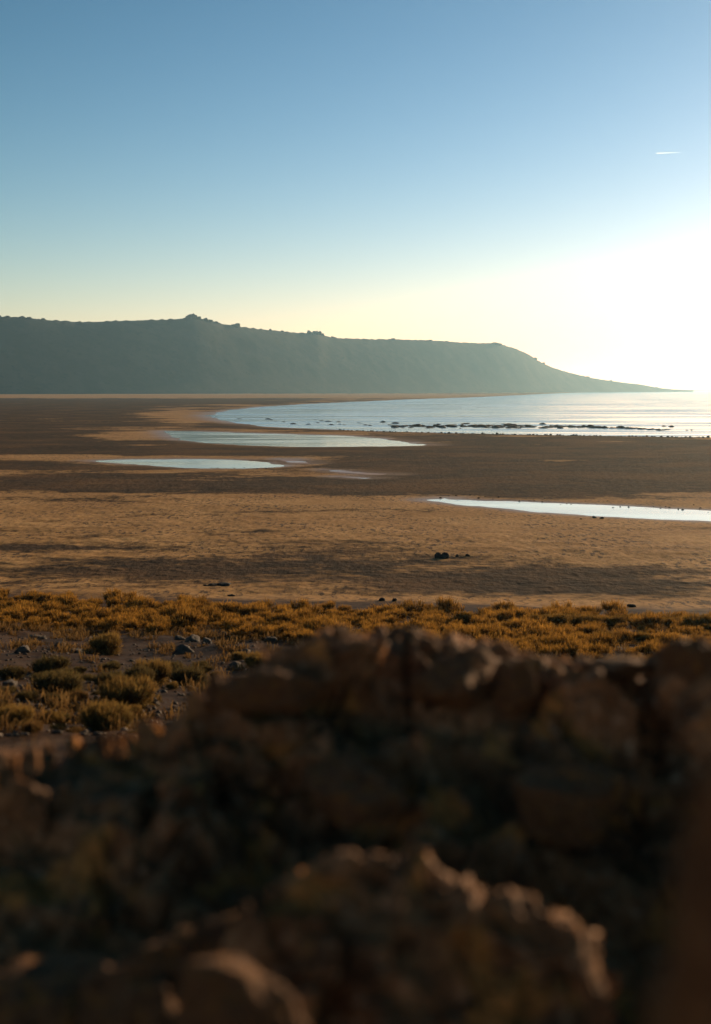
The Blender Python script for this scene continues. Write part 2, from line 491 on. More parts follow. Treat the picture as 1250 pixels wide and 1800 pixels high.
# ------------------------------------------------------------------ headland
CREST = np.array([(-900, 590), (-600, 578), (-300, 563), (-100, 557), (0, 556), (50, 558), (90, 562.5), (150, 566), (220, 563.5), (300, 561.5), (330, 559), (345, 557.5), (362, 561.5), (400, 570.5),
                  (425, 574.5), (460, 578.5), (530, 585.5), (560, 584.5), (575, 591.5), (600, 594.5), (650, 596.5), (690, 596), (760, 598.5), (830, 603.2), (860, 603.2), (880, 606),
                  (905, 613), (925, 622), (945, 635), (965, 645), (1000, 656), (1040, 665), (1080, 671), (1130, 677), (1150, 681.5), (1185, 684.9), (1215, 685.8)])
BASE_Y = np.array([(-900, 2900), (0, 3300), (400, 3700), (700, 4300), (900, 4800), (1050, 5400), (1185, 6200), (1215, 6400)])
hx = np.linspace(-900, 1215, 900)
crest_py = np.interp(hx, CREST[:, 0], CREST[:, 1])
_kk = np.exp(-0.5 * (np.arange(-6, 7) / 2.0) ** 2); _kk /= _kk.sum()
crest_py = np.convolve(np.pad(crest_py, 6, mode='edge'), _kk, mode='valid')
base_y = np.interp(hx, BASE_Y[:, 0], BASE_Y[:, 1])
_kb = np.exp(-0.5 * (np.arange(-120, 121) / 45.0) ** 2); _kb /= _kb.sum()
base_y = np.convolve(np.pad(base_y, 120, mode='reflect', reflect_type='odd'), _kb, mode='valid')
depth_off = np.interp(hx, [-900, 700, 1000, 1215], [330, 300, 260, 90])
crest_y = base_y + depth_off
dirs = np.array([ray(a, b) for a, b in zip(hx, crest_py)])
crest_z = CAM_Z + dirs[:, 2] / dirs[:, 1] * crest_y
T = np.concatenate([np.linspace(0, 1, 64), np.linspace(1.03, 1.8, 14)])
bear = (hx - 625) / F_PX / cp
HX, HY, HZ = [], [], []
for t in T:
    if t <= 1:
        yy = base_y + depth_off * t
        f = 0.35 * t + 0.65 * t * t * (3 - 2 * t)
        f = 0.75 * f + 0.25 * t ** 0.8
    else:
        yy = crest_y + depth_off * (t - 1)
        f = 1 - 0.9 * (t - 1) ** 1.3
    HX.append(bear * yy * (1.0)); HY.append(yy); HZ.append(crest_z * f)
HX, HY, HZ = map(lambda a: np.array(a), (HX, HY, HZ))
hxx, hyy, hzz = HX.ravel(), HY.ravel(), HZ.ravel()
tt = np.repeat(T[:, None], len(hx), 1).ravel()
mask = np.sin(np.clip(tt, 0, 1) * math.pi) ** 0.8
gul = (1 - np.abs(n2(hxx, hyy * 0.25, 160, 160, 31, 4))) * 2.5 - 1.5
hzz = hzz + mask * np.minimum(1, hzz / 60) * (gul + n2(hxx, hyy, 60, 60, 32, 3) * 1.2)
hzz += smooth(0.85, 1.0, tt) * smooth(1.3, 1.0, tt) * np.clip(n2(hxx, hyy, 14, 30, 33, 3), -0.3, 1) * 3.0 * np.minimum(1, hzz / 80)
hzz = np.where(tt == 0, -3.0, hzz)
hill = link('headland_hill', mesh_np('headland_hill', np.stack([hxx, hyy, hzz], 1), grid_faces(len(T), len(hx))))
def make_hill_mat():
    M = Mat('headland_brush')
    co = M.coord('Object')
    a = M.noise(co, 0.012, 6, 0.65); b = M.noise(co, 0.06, 5, 0.65)
    col = M.mix(M.ramp(a, 0.4, 0.62), c3(0.035, 0.040, 0.026), c3(0.07, 0.06, 0.038))
    col = M.mix(M.ramp(b, 0.52, 0.68), col, c3(0.028, 0.033, 0.022))
    bump = M.n('Bump', Height=b, Strength=0.15, Distance=5.0)
    p = M.n('BsdfPrincipled', Base__Color=col, Roughness=0.95, Normal=bump.outputs[0])
    p.inputs['Specular IOR Level'].default_value = 0.1
    return M.surf(p.outputs[0])
MAT['hill'] = make_hill_mat()
hill.data.materials.append(MAT['hill'])
tag(hill, 'hazy dark headland sloping down to the lake on the right', kind='structure')

# ------------------------------------------------------------------ rock generator
import bmesh
_ico = {}
def ico(sub):
    if sub not in _ico:
        bm = bmesh.new(); bmesh.ops.create_icosphere(bm, subdivisions=sub, radius=1.0)
        bm.verts.ensure_lookup_table()
        _ico[sub] = (np.array([v.co[:] for v in bm.verts]), np.array([[v.index for v in f.verts] for f in bm.faces]))
        bm.free()
    return _ico[sub]

def rock_mesh(name, seed, sub, planes=14, rough=0.10, freq=1.6, flatbase=None, sharp=14.0, crag=0.0):
    V, Fc = ico(sub)
    r = np.random.default_rng(seed)
    n = r.normal(size=(planes, 3)); n /= np.linalg.norm(n, axis=1)[:, None]
    d = r.uniform(0.66, 1.0, planes)
    q = np.maximum(V @ n.T, 0.02) / d                      # 1/radius per plane
    inv = (np.sum(q ** sharp, 1)) ** (1 / sharp)
    R = np.minimum(1.0 / inv, 1.25)
    P = V * R[:, None]
    o = seed * 5.17 % 91
    P = P * (1 + rough * fbm(V * freq + o, 5, 0.55))[:, None]
    if crag:
        P = P * (1 + crag * (ridged(V * freq * 1.7 + o, 4) - 1.2))[:, None]
    if flatbase is not None:
        P[:, 2] = np.maximum(P[:, 2], flatbase)
    return mesh_np(name, P, Fc)

def add_rock(name, seed, loc, size, m, sub=3, rotz=None, parent=None, tilt=0.0, **kw):
    me = rock_mesh(name, seed, sub, **kw)
    me.materials.append(MAT[m])
    return link(name, me, parent, loc, (tilt, 0, rotz if rotz is not None else (seed * 1.7) % 6.28), size)

# craggy outcrops along the headland crest (parts of the hill)
def crest_at(pxx):
    yy = np.interp(pxx, hx, crest_y); zz = np.interp(pxx, hx, crest_z)
    return np.array([np.interp(pxx, hx, bear) * yy, yy, zz])
cr = [(333, 5, 5), (340, 7, 8), (346, 6, 9), (352, 7, 5), (365, 6, 4), (373, 5, 4), (384, 5, 3), (418, 8.5, 7), (413, 5, 5), (477, 3, 3), (497, 3, 2), (545, 7, 4), (556, 7, 5), (563, 5, 7),
      (568, 4, 4), (585, 3, 2), (690, 4, 2), (755, 4, 2), (865, 9, 3), (875, 6, 3), (938, 4, 3), (952, 3, 2.5), (20, 6, 3), (45, 7, 3), (60, 5, 3.5), (82, 5, 3), (8, 4, 3), (1030, 4, 2), (1070, 3, 2), (1150, 4, 2)]
for i, (a, w, h) in enumerate(cr):
    p = crest_at(a); s = p[1] / F_PX
    o = add_rock('rock_outcrop', 300 + i, (p[0], p[1] - 4, p[2] - 0.2 * h * s), (w * s * 0.95, w * s * 0.9, h * s * 0.95), 'hill', 3, parent=hill, rough=0.25, crag=0.12)

# ------------------------------------------------------------------ plant generators
def blades(r, N, R, H, width, spread=1.0, baseR=0.25, droop=0.25, segs=2, stemh=0.0, lenvar=0.35):
    """a burst of N curved blades; returns verts, quads, tris, along, tone"""
    az = r.uniform(0, 2 * np.pi, N)
    cz = r.uniform(0, 1, N) ** (0.75)
    el = np.arcsin(np.clip(cz, 0.05, 1.0))
    el = np.pi / 2 - (np.pi / 2 - el) * spread
    L = 1 + r.uniform(-lenvar, lenvar * 0.5, N)
    br = baseR * np.sqrt(r.uniform(0, 1, N))
    baz = az + r.normal(0, 0.7, N)
    b = np.stack([br * np.cos(baz) * R, br * np.sin(baz) * R, np.full(N, stemh)], 1)
    dv = np.stack([np.cos(el) * np.cos(az) * R * (1 - baseR), np.cos(el) * np.sin(az) * R * (1 - baseR), np.sin(el) * H], 1) * L[:, None]
    side = np.stack([-np.sin(az + r.normal(0, .8, N)), np.cos(az + r.normal(0, .8, N)), r.normal(0, .3, N)], 1)
    side /= np.linalg.norm(side, axis=1)[:, None]
    w = width * r.uniform(0.6, 1.3, N)[:, None]
    curl = r.normal(0, 0.10, (N, 3)) * R
    mid = b + dv * 0.55 + curl
    mid[:, 2] += 0.10 * H
    tip = b + dv; tip[:, 2] -= droop * H * np.cos(el) ** 2 * 0.5
    tip[:, 2] = np.maximum(tip[:, 2], 0.0)
    V = np.stack([b - side * w * 0.5, b + side * w * 0.5, mid - side * w * 0.5, mid + side * w * 0.5, tip], 1).reshape(-1, 3)
    k = np.arange(N)[:, None] * 5
    quads = k + np.array([[0, 1, 3, 2]]); tris = k + np.array([[2, 3, 4]])
    along = np.tile([0, 0, .55, .55, 1.0], N)
    tone = np.repeat(r.uniform(0, 1, N), 5)
    return V, quads, tris, along, tone

def plant_mesh(name, parts, m):
    off = 0; VV, Q, Tt, A, To = [], [], [], [], []
    for V, q, t, a, to in parts:
        VV.append(V); Q.append(q + off); Tt.append(t + off); A.append(a); To.append(to); off += len(V)
    me = mesh_np(name, np.concatenate(VV), [np.concatenate(Q), np.concatenate(Tt)], False)
    attr(me, 'along', np.concatenate(A)); attr(me, 'tone', np.concatenate(To))
    me.materials.append(MAT[m])
    return me

def shrub_parts(r, N, R, H, width, twigs=9):
    """rounded brush: several leafy sprays standing on one base"""
    out = [blades(r, N // 3, R * 0.92, H * 0.92, width, 1.0, 0.35, 0.15)]
    for k in range(twigs):
        a = r.uniform(0, 6.28); q = R * 0.62 * math.sqrt(r.uniform(0.05, 1))
        V, qd, t, al, to = blades(r, (2 * N // 3) // twigs, R * 0.5, H * 0.55, width, 0.8, 0.3, 0.1)
        hz = H * 0.62 * max(0.0, 1 - (q / R) ** 2) ** 0.6
        V = V + np.array([q * math.cos(a), q * math.sin(a), hz * r.uniform(0.6, 1.0)])
        out.append((V, qd, t, al, to))
    return out

# ------------------------------------------------------------------ the band of golden bunchgrass at the foot of the slope
def dome(seed, n, R, H, w):
    return shrub_parts(np.random.default_rng(seed), n, R, H, w, 11)
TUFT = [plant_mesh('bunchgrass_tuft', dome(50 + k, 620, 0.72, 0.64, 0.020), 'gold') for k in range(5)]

def lower_edge(pxx):      # row where the grass band gives way to stony ground
    return np.interp(pxx, [-300, 0, 120, 300, 430, 560, 760, 1000, 1250, 1600], [1108, 1106, 1110, 1116, 1124, 1136, 1150, 1165, 1175, 1180])
def upper_edge(pxx):
    return np.interp(pxx, [-300, 0, 300, 600, 900, 1250, 1600], [1052, 1055, 1066, 1075, 1082, 1087, 1090])

spots = []
tries = 0
r = np.random.default_rng(11)
depth_of_row = None
def slope_hit(pxx, pyy):
    """where the line of sight through this survey mark meets the slope"""
    d = ray(pxx, pyy); d = d / d[1]
    ys = np.linspace(9.0, 112, 420)
    zs = ground_z(d[0] * ys, ys, False)[0]
    diff = CAM_Z + d[2] * ys - zs
    k = np.argmax(diff < 0)
    return np.array([d[0] * ys[k], ys[k], zs[k]])

_tab_x = np.linspace(-200, 1450, 30); _tab_y = np.linspace(1048, 1300, 40)
_HIT = np.array([[slope_hit(a, b) for b in _tab_y] for a in _tab_x])
def quick_hit(pxx, pyy):
    i = (pxx + 200) / 1650 * 29; j = (pyy - 1048) / 252 * 39
    i0 = int(np.clip(i, 0, 28)); j0 = int(np.clip(j, 0, 38)); fi, fj = i - i0, j - j0
    h = (_HIT[i0, j0] * (1 - fi) * (1 - fj) + _HIT[i0 + 1, j0] * fi * (1 - fj) + _HIT[i0, j0 + 1] * (1 - fi) * fj + _HIT[i0 + 1, j0 + 1] * fi * fj)
    return h[0], h[1]

occ = []
while len(spots) < 720 and tries < 12000:
    tries += 1
    a = r.uniform(-140, 1390)
    lo, hi = lower_edge(a), upper_edge(a)
    b = hi + (lo - hi) * r.uniform(0, 1)
    if n2(np.array([a]), np.array([b]), 70, 10, 61)[0] < -0.28 and b > hi + 9: continue
    x, y = quick_hit(a, b)
    s = r.choice([r.uniform(0.4, 0.7), r.uniform(0.7, 1.05), r.uniform(0.95, 1.3)], p=[0.4, 0.4, 0.2]) * (0.72 + 0.28 * (1 - (b - hi) / (lo - hi)))
    if any((x - ox) ** 2 + (y - oy) ** 2 < (0.52 * (s + os_) * 0.82) ** 2 for ox, oy, os_ in occ[-400:]): continue
    occ.append((x, y, s)); spots.append((x, y, s, a, b))
# the 300 that show largest are individual tufts
inview = [q for q in spots if 0 < q[3] < 1250 and not (560 < q[3] < 1190 and q[4] > 1135)]
rest = [q for q in spots if q not in inview]
inview.sort(key=lambda q: -q[2] / q[1])
single, rest = inview[:300], rest + inview[300:]
for i, (x, y, s, a, b) in enumerate(single):
    h = s * random.uniform(0.85, 1.25)
    row = 'at the mudflat side of' if b < upper_edge(a) + 14 else ('at the uphill side of' if b > lower_edge(a) - 18 else 'in the middle of')
    by = ['near left picture edge', 'beyond the lone round shrub', 'below the drift clumps', 'left of outcrop crest', 'behind outcrop crest', 'behind right half of outcrop', 'near right picture edge'][int(np.searchsorted([90, 280, 430, 560, 760, 1060], a))]
    size = 'large' if s > 0.95 else ('small' if s < 0.6 else 'medium sized')
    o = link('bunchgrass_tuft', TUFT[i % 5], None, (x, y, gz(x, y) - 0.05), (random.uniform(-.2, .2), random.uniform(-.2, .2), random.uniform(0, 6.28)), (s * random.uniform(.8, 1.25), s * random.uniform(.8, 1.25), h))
    tag(o, f'{size} golden tuft {row} grass band, {by}', 'grass tuft', 'golden tufts in the band at the foot of the slope')

def baked(name, items, sources, label, cat=None, m=None):
    VV, Q, Tt, A, To, off = [], [], [], [], [], 0
    for i, (x, y, z, s, h, rz) in enumerate(items):
        V, q, t, a, to = sources[i % len(sources)]
        c, sn = math.cos(rz), math.sin(rz)
        W = np.stack([(V[:, 0] * c - V[:, 1] * sn) * s + x, (V[:, 0] * sn + V[:, 1] * c) * s + y, V[:, 2] * h + z], 1)
        VV.append(W); Q.append(q + off); Tt.append(t + off); A.append(a); To.append(to); off += len(V)
    me = mesh_np(name, np.concatenate(VV), [np.concatenate(Q), np.concatenate(Tt)], False)
    attr(me, 'along', np.concatenate(A)); attr(me, 'tone', np.concatenate(To))
    me.materials.append(MAT[m])
    return tag(link(name, me), label, cat, kind='stuff')

def joined(parts):
    off = 0; out = [[], [], [], [], []]
    for V, q, t, a, to in parts:
        out[0].append(V); out[1].append(q + off); out[2].append(t + off); out[3].append(a); out[4].append(to); off += len(V)
    return tuple(np.concatenate(o) for o in out)
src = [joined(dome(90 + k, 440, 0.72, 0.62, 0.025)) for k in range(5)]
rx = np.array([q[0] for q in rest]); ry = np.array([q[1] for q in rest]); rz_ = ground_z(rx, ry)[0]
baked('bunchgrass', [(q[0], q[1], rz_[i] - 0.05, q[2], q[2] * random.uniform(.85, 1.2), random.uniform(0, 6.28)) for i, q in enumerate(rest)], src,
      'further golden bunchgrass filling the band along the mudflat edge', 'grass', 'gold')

# low dry grass between the tufts and down the slope
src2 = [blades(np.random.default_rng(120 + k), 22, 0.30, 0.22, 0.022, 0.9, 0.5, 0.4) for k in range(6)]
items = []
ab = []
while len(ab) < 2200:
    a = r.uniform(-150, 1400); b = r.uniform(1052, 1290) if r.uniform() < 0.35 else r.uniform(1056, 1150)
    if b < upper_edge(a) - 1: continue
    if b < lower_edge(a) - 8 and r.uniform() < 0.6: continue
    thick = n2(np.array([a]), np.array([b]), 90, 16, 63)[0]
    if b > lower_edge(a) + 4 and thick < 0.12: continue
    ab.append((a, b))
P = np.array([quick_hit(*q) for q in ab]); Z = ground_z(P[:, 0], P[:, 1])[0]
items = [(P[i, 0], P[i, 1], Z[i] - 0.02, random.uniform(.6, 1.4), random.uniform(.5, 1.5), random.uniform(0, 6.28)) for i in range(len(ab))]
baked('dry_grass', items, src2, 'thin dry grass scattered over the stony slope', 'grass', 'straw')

# ------------------------------------------------------------------ brush on the stony slope (left)
SHRUB = {
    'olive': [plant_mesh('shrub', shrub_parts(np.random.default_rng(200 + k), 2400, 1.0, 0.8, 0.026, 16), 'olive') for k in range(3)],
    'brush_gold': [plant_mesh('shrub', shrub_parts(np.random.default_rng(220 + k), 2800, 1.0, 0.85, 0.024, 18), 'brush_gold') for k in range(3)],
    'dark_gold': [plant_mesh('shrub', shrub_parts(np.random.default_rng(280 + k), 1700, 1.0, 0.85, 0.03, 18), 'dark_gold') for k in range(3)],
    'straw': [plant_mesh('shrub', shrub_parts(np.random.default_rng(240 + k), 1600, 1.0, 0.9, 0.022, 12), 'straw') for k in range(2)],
}
SHR = [  # survey mark of the base, width, height ratio, kind, label
    (184, 1150, 58, 0.95, 'brush_gold', 'round dark golden shrub standing alone on the stony ground below the grass band'),
    (86, 1187, 70, 0.8, 'olive', 'broad dim olive shrub on the far left, uphill edge of the brush'),
    (152, 1200, 46, 0.85, 'olive', 'small dark shrub between two broad olive shrubs at left'),
    (192, 1178, 38, 0.7, 'olive', 'low shrub directly below the lone round shrub'),
    (102, 1222, 96, 0.75, 'olive', 'widest dull olive shrub in the left brush'),
    (20, 1196, 46, 0.7, 'olive', 'dark low shrub touching the left edge, farthest uphill row'),
    (196, 1212, 62, 0.85, 'olive', 'dark shrub in the middle of the left brush, behind the big golden one'),
    (240, 1206, 58, 0.95, 'olive', 'brown shrub left of the tall gold tinted shrub'),
    (266, 1203, 60, 1.15, 'brush_gold', 'tall gold tinted shrub with upright stems in the brush'),
    (298, 1186, 48, 0.8, 'olive', 'dark shrub at the back of the brush toward the outcrop'),
    (334, 1206, 66, 0.85, 'olive', 'rightmost dark shrub of the brush, beside the blurred outcrop'),
    (222, 1248, 92, 0.8, 'brush_gold', 'wide brown gold shrub above and right of the largest golden shrub'),
    (182, 1284, 98, 0.8, 'brush_gold', 'largest round golden shrub, nearest the dark rocks at left'),
    (44, 1234, 42, 0.8, 'olive', 'small grey green shrub near the left edge'),
    (90, 1238, 38, 0.75, 'olive', 'small brown shrub below the widest olive shrub'),
    (132, 1238, 38, 0.85, 'straw', 'small straw coloured shrub above the largest golden shrub'),
    (18, 1276, 64, 0.95, 'brush_gold', 'golden shrub cut off by the left edge of the picture'),
    (88, 1272, 46, 0.85, 'brush_gold', 'yellowish shrub left of the largest golden shrub'),
    (54, 1292, 42, 0.8, 'straw', 'pale straw shrub low at the left, just above the dark rocks'),
    (270, 1234, 30, 0.8, 'olive', 'little dark shrub at the right end of the wide brown gold shrub'),
    (132, 1292, 34, 0.6, 'straw', 'low straw shrub in front of the largest golden shrub'),
    (456, 1178, 56, 0.8, 'brush_gold', 'golden shrub peeping over the left shoulder of the outcrop'),
    (420, 1160, 30, 0.7, 'brush_gold', 'small golden shrub on the stony ground left of the outcrop crest'),
]
def stem_mesh(seed):
    """a spray of forked woody stems, four sided and tapering"""
    rr = np.random.default_rng(seed); V, Fq = [], []
    for k in range(9):
        an = rr.uniform(0, 6.28); lean = rr.uniform(0.15, 0.75)
        p = np.array([0.06 * math.cos(an), 0.06 * math.sin(an), -0.05]); d = np.array([lean * math.cos(an), lean * math.sin(an), 0.62])
        for q in range(4):
            c = p + d * q / 3 + np.array([rr.normal(0, .03), rr.normal(0, .03), 0]) * (q > 0); w = 0.035 * (1 - q * 0.27)
            V += [c + np.array([w, 0, 0]), c + np.array([0, w, 0]), c - np.array([w, 0, 0]), c - np.array([0, w, 0])]
        o = k * 16
        Fq += [[o + q * 4 + e, o + q * 4 + (e + 1) % 4, o + q * 4 + 4 + (e + 1) % 4, o + q * 4 + 4 + e] for q in range(3) for e in range(4)]
    me = mesh_np('stems', np.array(V), np.array(Fq)); me.materials.append(MAT['bark']); return me
M = Mat('shrub_bark')
bk = M.noise(M.coord('Object', (1, 1, 0.2)), 30, 4)
MAT['bark'] = M.surf(M.n('BsdfPrincipled', Base__Color=M.mix(bk, c3(0.05, 0.035, 0.025), c3(0.13, 0.09, 0.06)), Roughness=0.9).outputs[0])
STEMS = [stem_mesh(260 + k) for k in range(3)]
for i, (a, b, w, hr, kind, lab) in enumerate(SHR):
    x, y = quick_hit(a, b); R = w * y / F_PX * 0.5 * 1.38
    lst = SHRUB[kind]
    o = bpy.data.objects.new('shrub', None); COL.objects.link(o)
    o.location = (x, y + R * 0.4, gz(x, y + R * 0.4) - 0.04); o.rotation_euler = (0, 0, i * 1.3); o.scale = (R, R, R * hr * 1.25)
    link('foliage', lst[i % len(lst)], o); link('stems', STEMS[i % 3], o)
    tag(o, lab, 'shrub', 'brush on the left slope')

def put_shrub(a, b, w, hr, kind, i, lab, group):
    x, y = quick_hit(a, b); R = w * y / F_PX * 0.5 * 1.38
    o = bpy.data.objects.new('shrub', None); COL.objects.link(o)
    o.location = (x, y + R * 0.4, gz(x, y + R * 0.4) - 0.04); o.rotation_euler = (0, 0, i * 2.1); o.scale = (R, R, R * hr * 1.25)
    link('foliage', SHRUB[kind][i % len(SHRUB[kind])], o); link('stems', STEMS[i % 3], o)
    tag(o, lab, 'shrub', group)
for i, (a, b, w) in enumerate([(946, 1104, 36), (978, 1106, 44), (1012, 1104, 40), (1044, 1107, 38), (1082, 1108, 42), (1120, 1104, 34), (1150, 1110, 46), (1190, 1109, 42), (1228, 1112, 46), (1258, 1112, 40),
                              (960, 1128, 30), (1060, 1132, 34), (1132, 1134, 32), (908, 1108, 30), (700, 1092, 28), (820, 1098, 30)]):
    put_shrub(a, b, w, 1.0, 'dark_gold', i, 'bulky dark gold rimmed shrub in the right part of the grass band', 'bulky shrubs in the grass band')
rr = random.Random(5)
for i in range(26):
    a, b = rr.uniform(-10, 380), rr.uniform(1172, 1296)
    put_shrub(a, b, rr.uniform(18, 40), rr.uniform(0.6, 1.0), rr.choice(['olive', 'olive', 'brush_gold']), i, 'small dim shrub filling a gap between the larger shrubs at left', 'small brush between the left shrubs')

# ------------------------------------------------------------------ stones on the slope
STN = [(340, 1130, 36, 'largest pale stone on the bare ground below the grass band'), (322, 1148, 34, 'flat pale stone downhill of the largest pale stone'), (364, 1132, 26, 'pale stone right of the largest pale stone'),
       (316, 1124, 20, 'small pale stone left of the largest pale stone'), (118, 1114, 24, 'pale stone at the lower edge of the grass band at left'), (64, 1124, 34, 'low pale stone heap piece at far left'),
       (104, 1140, 24, 'grey stone left of the lone round shrub'), (134, 1146, 30, 'flat grey stone beside the lone round shrub'), (432, 1148, 28, 'pale stone near the outcrop shoulder'),
       (412, 1178, 34, 'long grey stone just left of the outcrop shoulder'), (40, 1150, 32, 'grey stone at the left edge above the brush'), (16, 1208, 34, 'blue grey stone at the left edge within the brush'),
       (244, 1262, 34, 'blue grey stone right of the largest golden shrub'), (270, 1240, 30, 'sunlit stone right of the wide brown gold shrub'), (12, 1218, 20, 'small upright stone at the left edge'),
       (200, 1060, 30, 'dark stone on the upper edge of the grass band'), (476, 1128, 26, 'pale stone at the foot of the grass band by the outcrop'), (392, 1122, 22, 'pale stone between grass band and outcrop')]
for i, (a, b, w, lab) in enumerate(STN):
    x, y = quick_hit(a, b); R = w * y / F_PX * 0.5
    m = 'dark_rock' if 'dark' in lab else 'grey_rock'
    tag(add_rock('stone', 400 + i, (x, y, gz(x, y) + R * 0.12), (R, R * 0.8, R * random.uniform(.5, .75)), m, 3, rough=0.12), lab, 'stone')
SV = [rock_mesh('stone', 450 + k, 2, rough=0.12) for k in range(6)]
for me in SV: me.materials.append(MAT['grey_rock'])
cnt = 0
while cnt < 80:
    a = r.uniform(-20, 560); b = r.uniform(1108, 1296)
    if b < lower_edge(a) - 4: continue
    if b > 1165 and r.uniform() < 0.45: continue
    x, y = quick_hit(a, b); R = random.choice([random.uniform(5, 11), random.uniform(9, 20)]) * y / F_PX * 0.5 * (1.0 if y > 30 else 1.25)
    o = link('stone', SV[cnt % 6], None, (x, y, gz(x, y) - R * 0.2), (0, 0, random.uniform(0, 6.28)), (R, R * random.uniform(.6, 1), R * random.uniform(.4, .8)))
    tag(o, 'small grey stone lying loose on the bare slope among the brush', 'stone', 'small loose stones on the left slope'); cnt += 1
# gravel
V0, F0 = ico(1)
gp = []
while len(gp) < 1500:
    a = r.uniform(-60, 620); b = r.uniform(1106, 1300)
    if b < lower_edge(a) - 6: continue
    if n2(np.array([a]), np.array([b]), 80, 14, 71)[0] < -0.15: continue
    gp.append((a, b))
P = np.array([quick_hit(*q) for q in gp]); Z = ground_z(P[:, 0], P[:, 1])[0]
sz = (r.uniform(0.02, 0.065, len(gp)))[:, None, None]
VV = V0[None] * sz * r.uniform(0.6, 1.2, (len(gp), 1, 3)) * np.array([1, 1, 0.7]) * r.uniform(0.8, 1.2, (len(gp), len(V0), 1))
VV = VV + np.stack([P[:, 0], P[:, 1], Z + 0.01], 1)[:, None, :]
FF = (F0[None] + np.arange(len(gp))[:, None, None] * len(V0)).reshape(-1, 3)
o = link('gravel', mesh_np('gravel', VV.reshape(-1, 3), FF, False)); o.data.materials.append(MAT['grey_rock'])
tag(o, 'loose gravel strewn over the bare slope', 'gravel', kind='stuff')

# ------------------------------------------------------------------ rocks on the flats and in the lake
def flat_rock(a, b, w, h, seed, lab, cat='rock', group=None, m='dark_rock', sub=3, name='rock', depth=None):
    p = on_level(a, b, 0.05); s = p[1] / F_PX
    z = max(gz(p[0], p[1]), -0.05)
    o = add_rock(name, seed, (p[0], p[1], z + h * s * 0.25), (w * s * 0.5, (depth or w * 0.9) * s * 0.5, h * s * 0.72), m, sub, rough=0.16, rotz=(seed % 7) * 0.12)
    return tag(o, lab, cat, group)
flat_rock(769, 981, 15, 11, 501, 'upright dark boulder on the open sand, left of a touching pair', 'boulder', name='boulder')
flat_rock(781.5, 981.5, 16, 10, 502, 'wider dark boulder on the open sand, right of a touching pair', 'boulder', name='boulder')
flat_rock(803.5, 979, 6, 4.5, 503, 'small dark stone just right of the boulder pair on the sand', 'stone', name='stone')
flat_rock(822, 978, 9, 4, 504, 'dark stone farther right of the boulder pair on the sand', 'stone', name='stone')
flat_rock(374, 1033.5, 20, 4, 505, 'low dark drift clump on the sand, left piece', 'drift clump', name='drift_clump')
flat_rock(394, 1032.5, 26, 7, 506, 'low dark drift clump on the sand, right and larger piece', 'drift clump', name='drift_clump')
flat_rock(361, 1034, 8, 2.5, 509, 'tiny dark drift piece at the left end of the drift clumps', 'drift clump', name='drift_clump')
flat_rock(407, 1053, 12, 4, 507, 'single dark stone on the sand just above the grass band at left', 'stone', name='stone')
flat_rock(672, 1071, 11, 5, 508, 'left of two dark stones at the upper edge of the grass, mid picture', 'stone', name='stone')
flat_rock(693, 1072, 9, 5, 510, 'right of two dark stones at the upper edge of the grass, mid picture', 'stone', name='stone')
flat_rock(1110, 1075, 18, 7, 511, 'dark hump at the upper edge of the grass band on the right', 'stone', name='stone')
RV = [rock_mesh('rock', 520 + k, 2, rough=0.2, flatbase=-0.35) for k in range(7)]
for me in RV: me.materials.append(MAT['dark_rock'])
def many(marks, lab, group, name='rock', wr=(4, 9), hr=(0.35, 0.6), fl=0.9):
    for i, q in enumerate(marks):
        a, b = q[0], q[1]; w = q[2] if len(q) > 2 else random.uniform(*wr)
        p = on_level(a, b); s = p[1] / F_PX; h = w * random.uniform(*hr)
        z = max(gz(p[0], p[1]), -0.06)
        o = link(name, RV[i % 7], None, (p[0], p[1], z + h * s * 0.15), (0, 0, random.uniform(-.5, .5) + (3.14 if i % 2 else 0)), (w * s * .5, w * s * .5 * fl, h * s * 0.75))
        tag(o, lab, name, group)
# ragged reef of dark rocks standing in the shallows
marks = []
for a in np.arange(690, 1176, 4.6):
    c = np.interp(a, [690, 800, 900, 1000, 1100, 1176], [749.5, 749.5, 749.8, 749.8, 753, 756])
    if n2(np.array([a]), np.array([1.0]), 28, 1, 81)[0] < -0.30 and a < 1000: continue
    k = 2 if a < 1010 else 1
    for j in range(k):
        w = random.uniform(6, 20) if a < 1120 else random.uniform(8, 14)
        marks.append((a + random.uniform(-4, 4), c + random.gauss(0, 1.7 if a < 990 else 0.7), w))
many(marks, 'dark rock in the ragged reef line standing in the lake shallows', 'rocks of the reef line in the lake', hr=(0.10, 0.26))
z4 = [(222, 126), (355, 128), (372, 131), (392, 137), (433, 141), (580, 131), (593, 145), (610, 136), (645, 139), (660, 155), (697, 152), (690, 141), (790, 145), (803, 148), (845, 158), (905, 142), (820, 156), (550, 152), (480, 150), (720, 155)]
many([(340 + a * .368, 690 + b * .368, random.uniform(6, 12)) for a, b in z4], 'scattered dark rock in the shallows at the left end of the lake', 'scattered rocks left of the reef', hr=(0.12, 0.26))
many([(1168, 749.3, 9), (1180, 750, 8), (1207, 756.3, 6), (1216, 756, 6), (955, 746, 12), (905, 741, 4), (968, 748, 6)], 'outlying dark rock beside the right end of the reef line', 'outlying rocks by the reef', hr=(0.2, 0.35))
many([(a + random.uniform(-3, 3), np.interp(a, [560, 700, 800, 1000, 1250], [755.5, 759.7, 762.5, 766.2, 769.5]) + random.uniform(0, 1.0), random.uniform(2.5, 6)) for a in np.arange(600, 1255, 6.5)],
     'tiny dark stone along the near waterline of the lake', 'stones along the lake waterline', 'stone', hr=(0.3, 0.6))
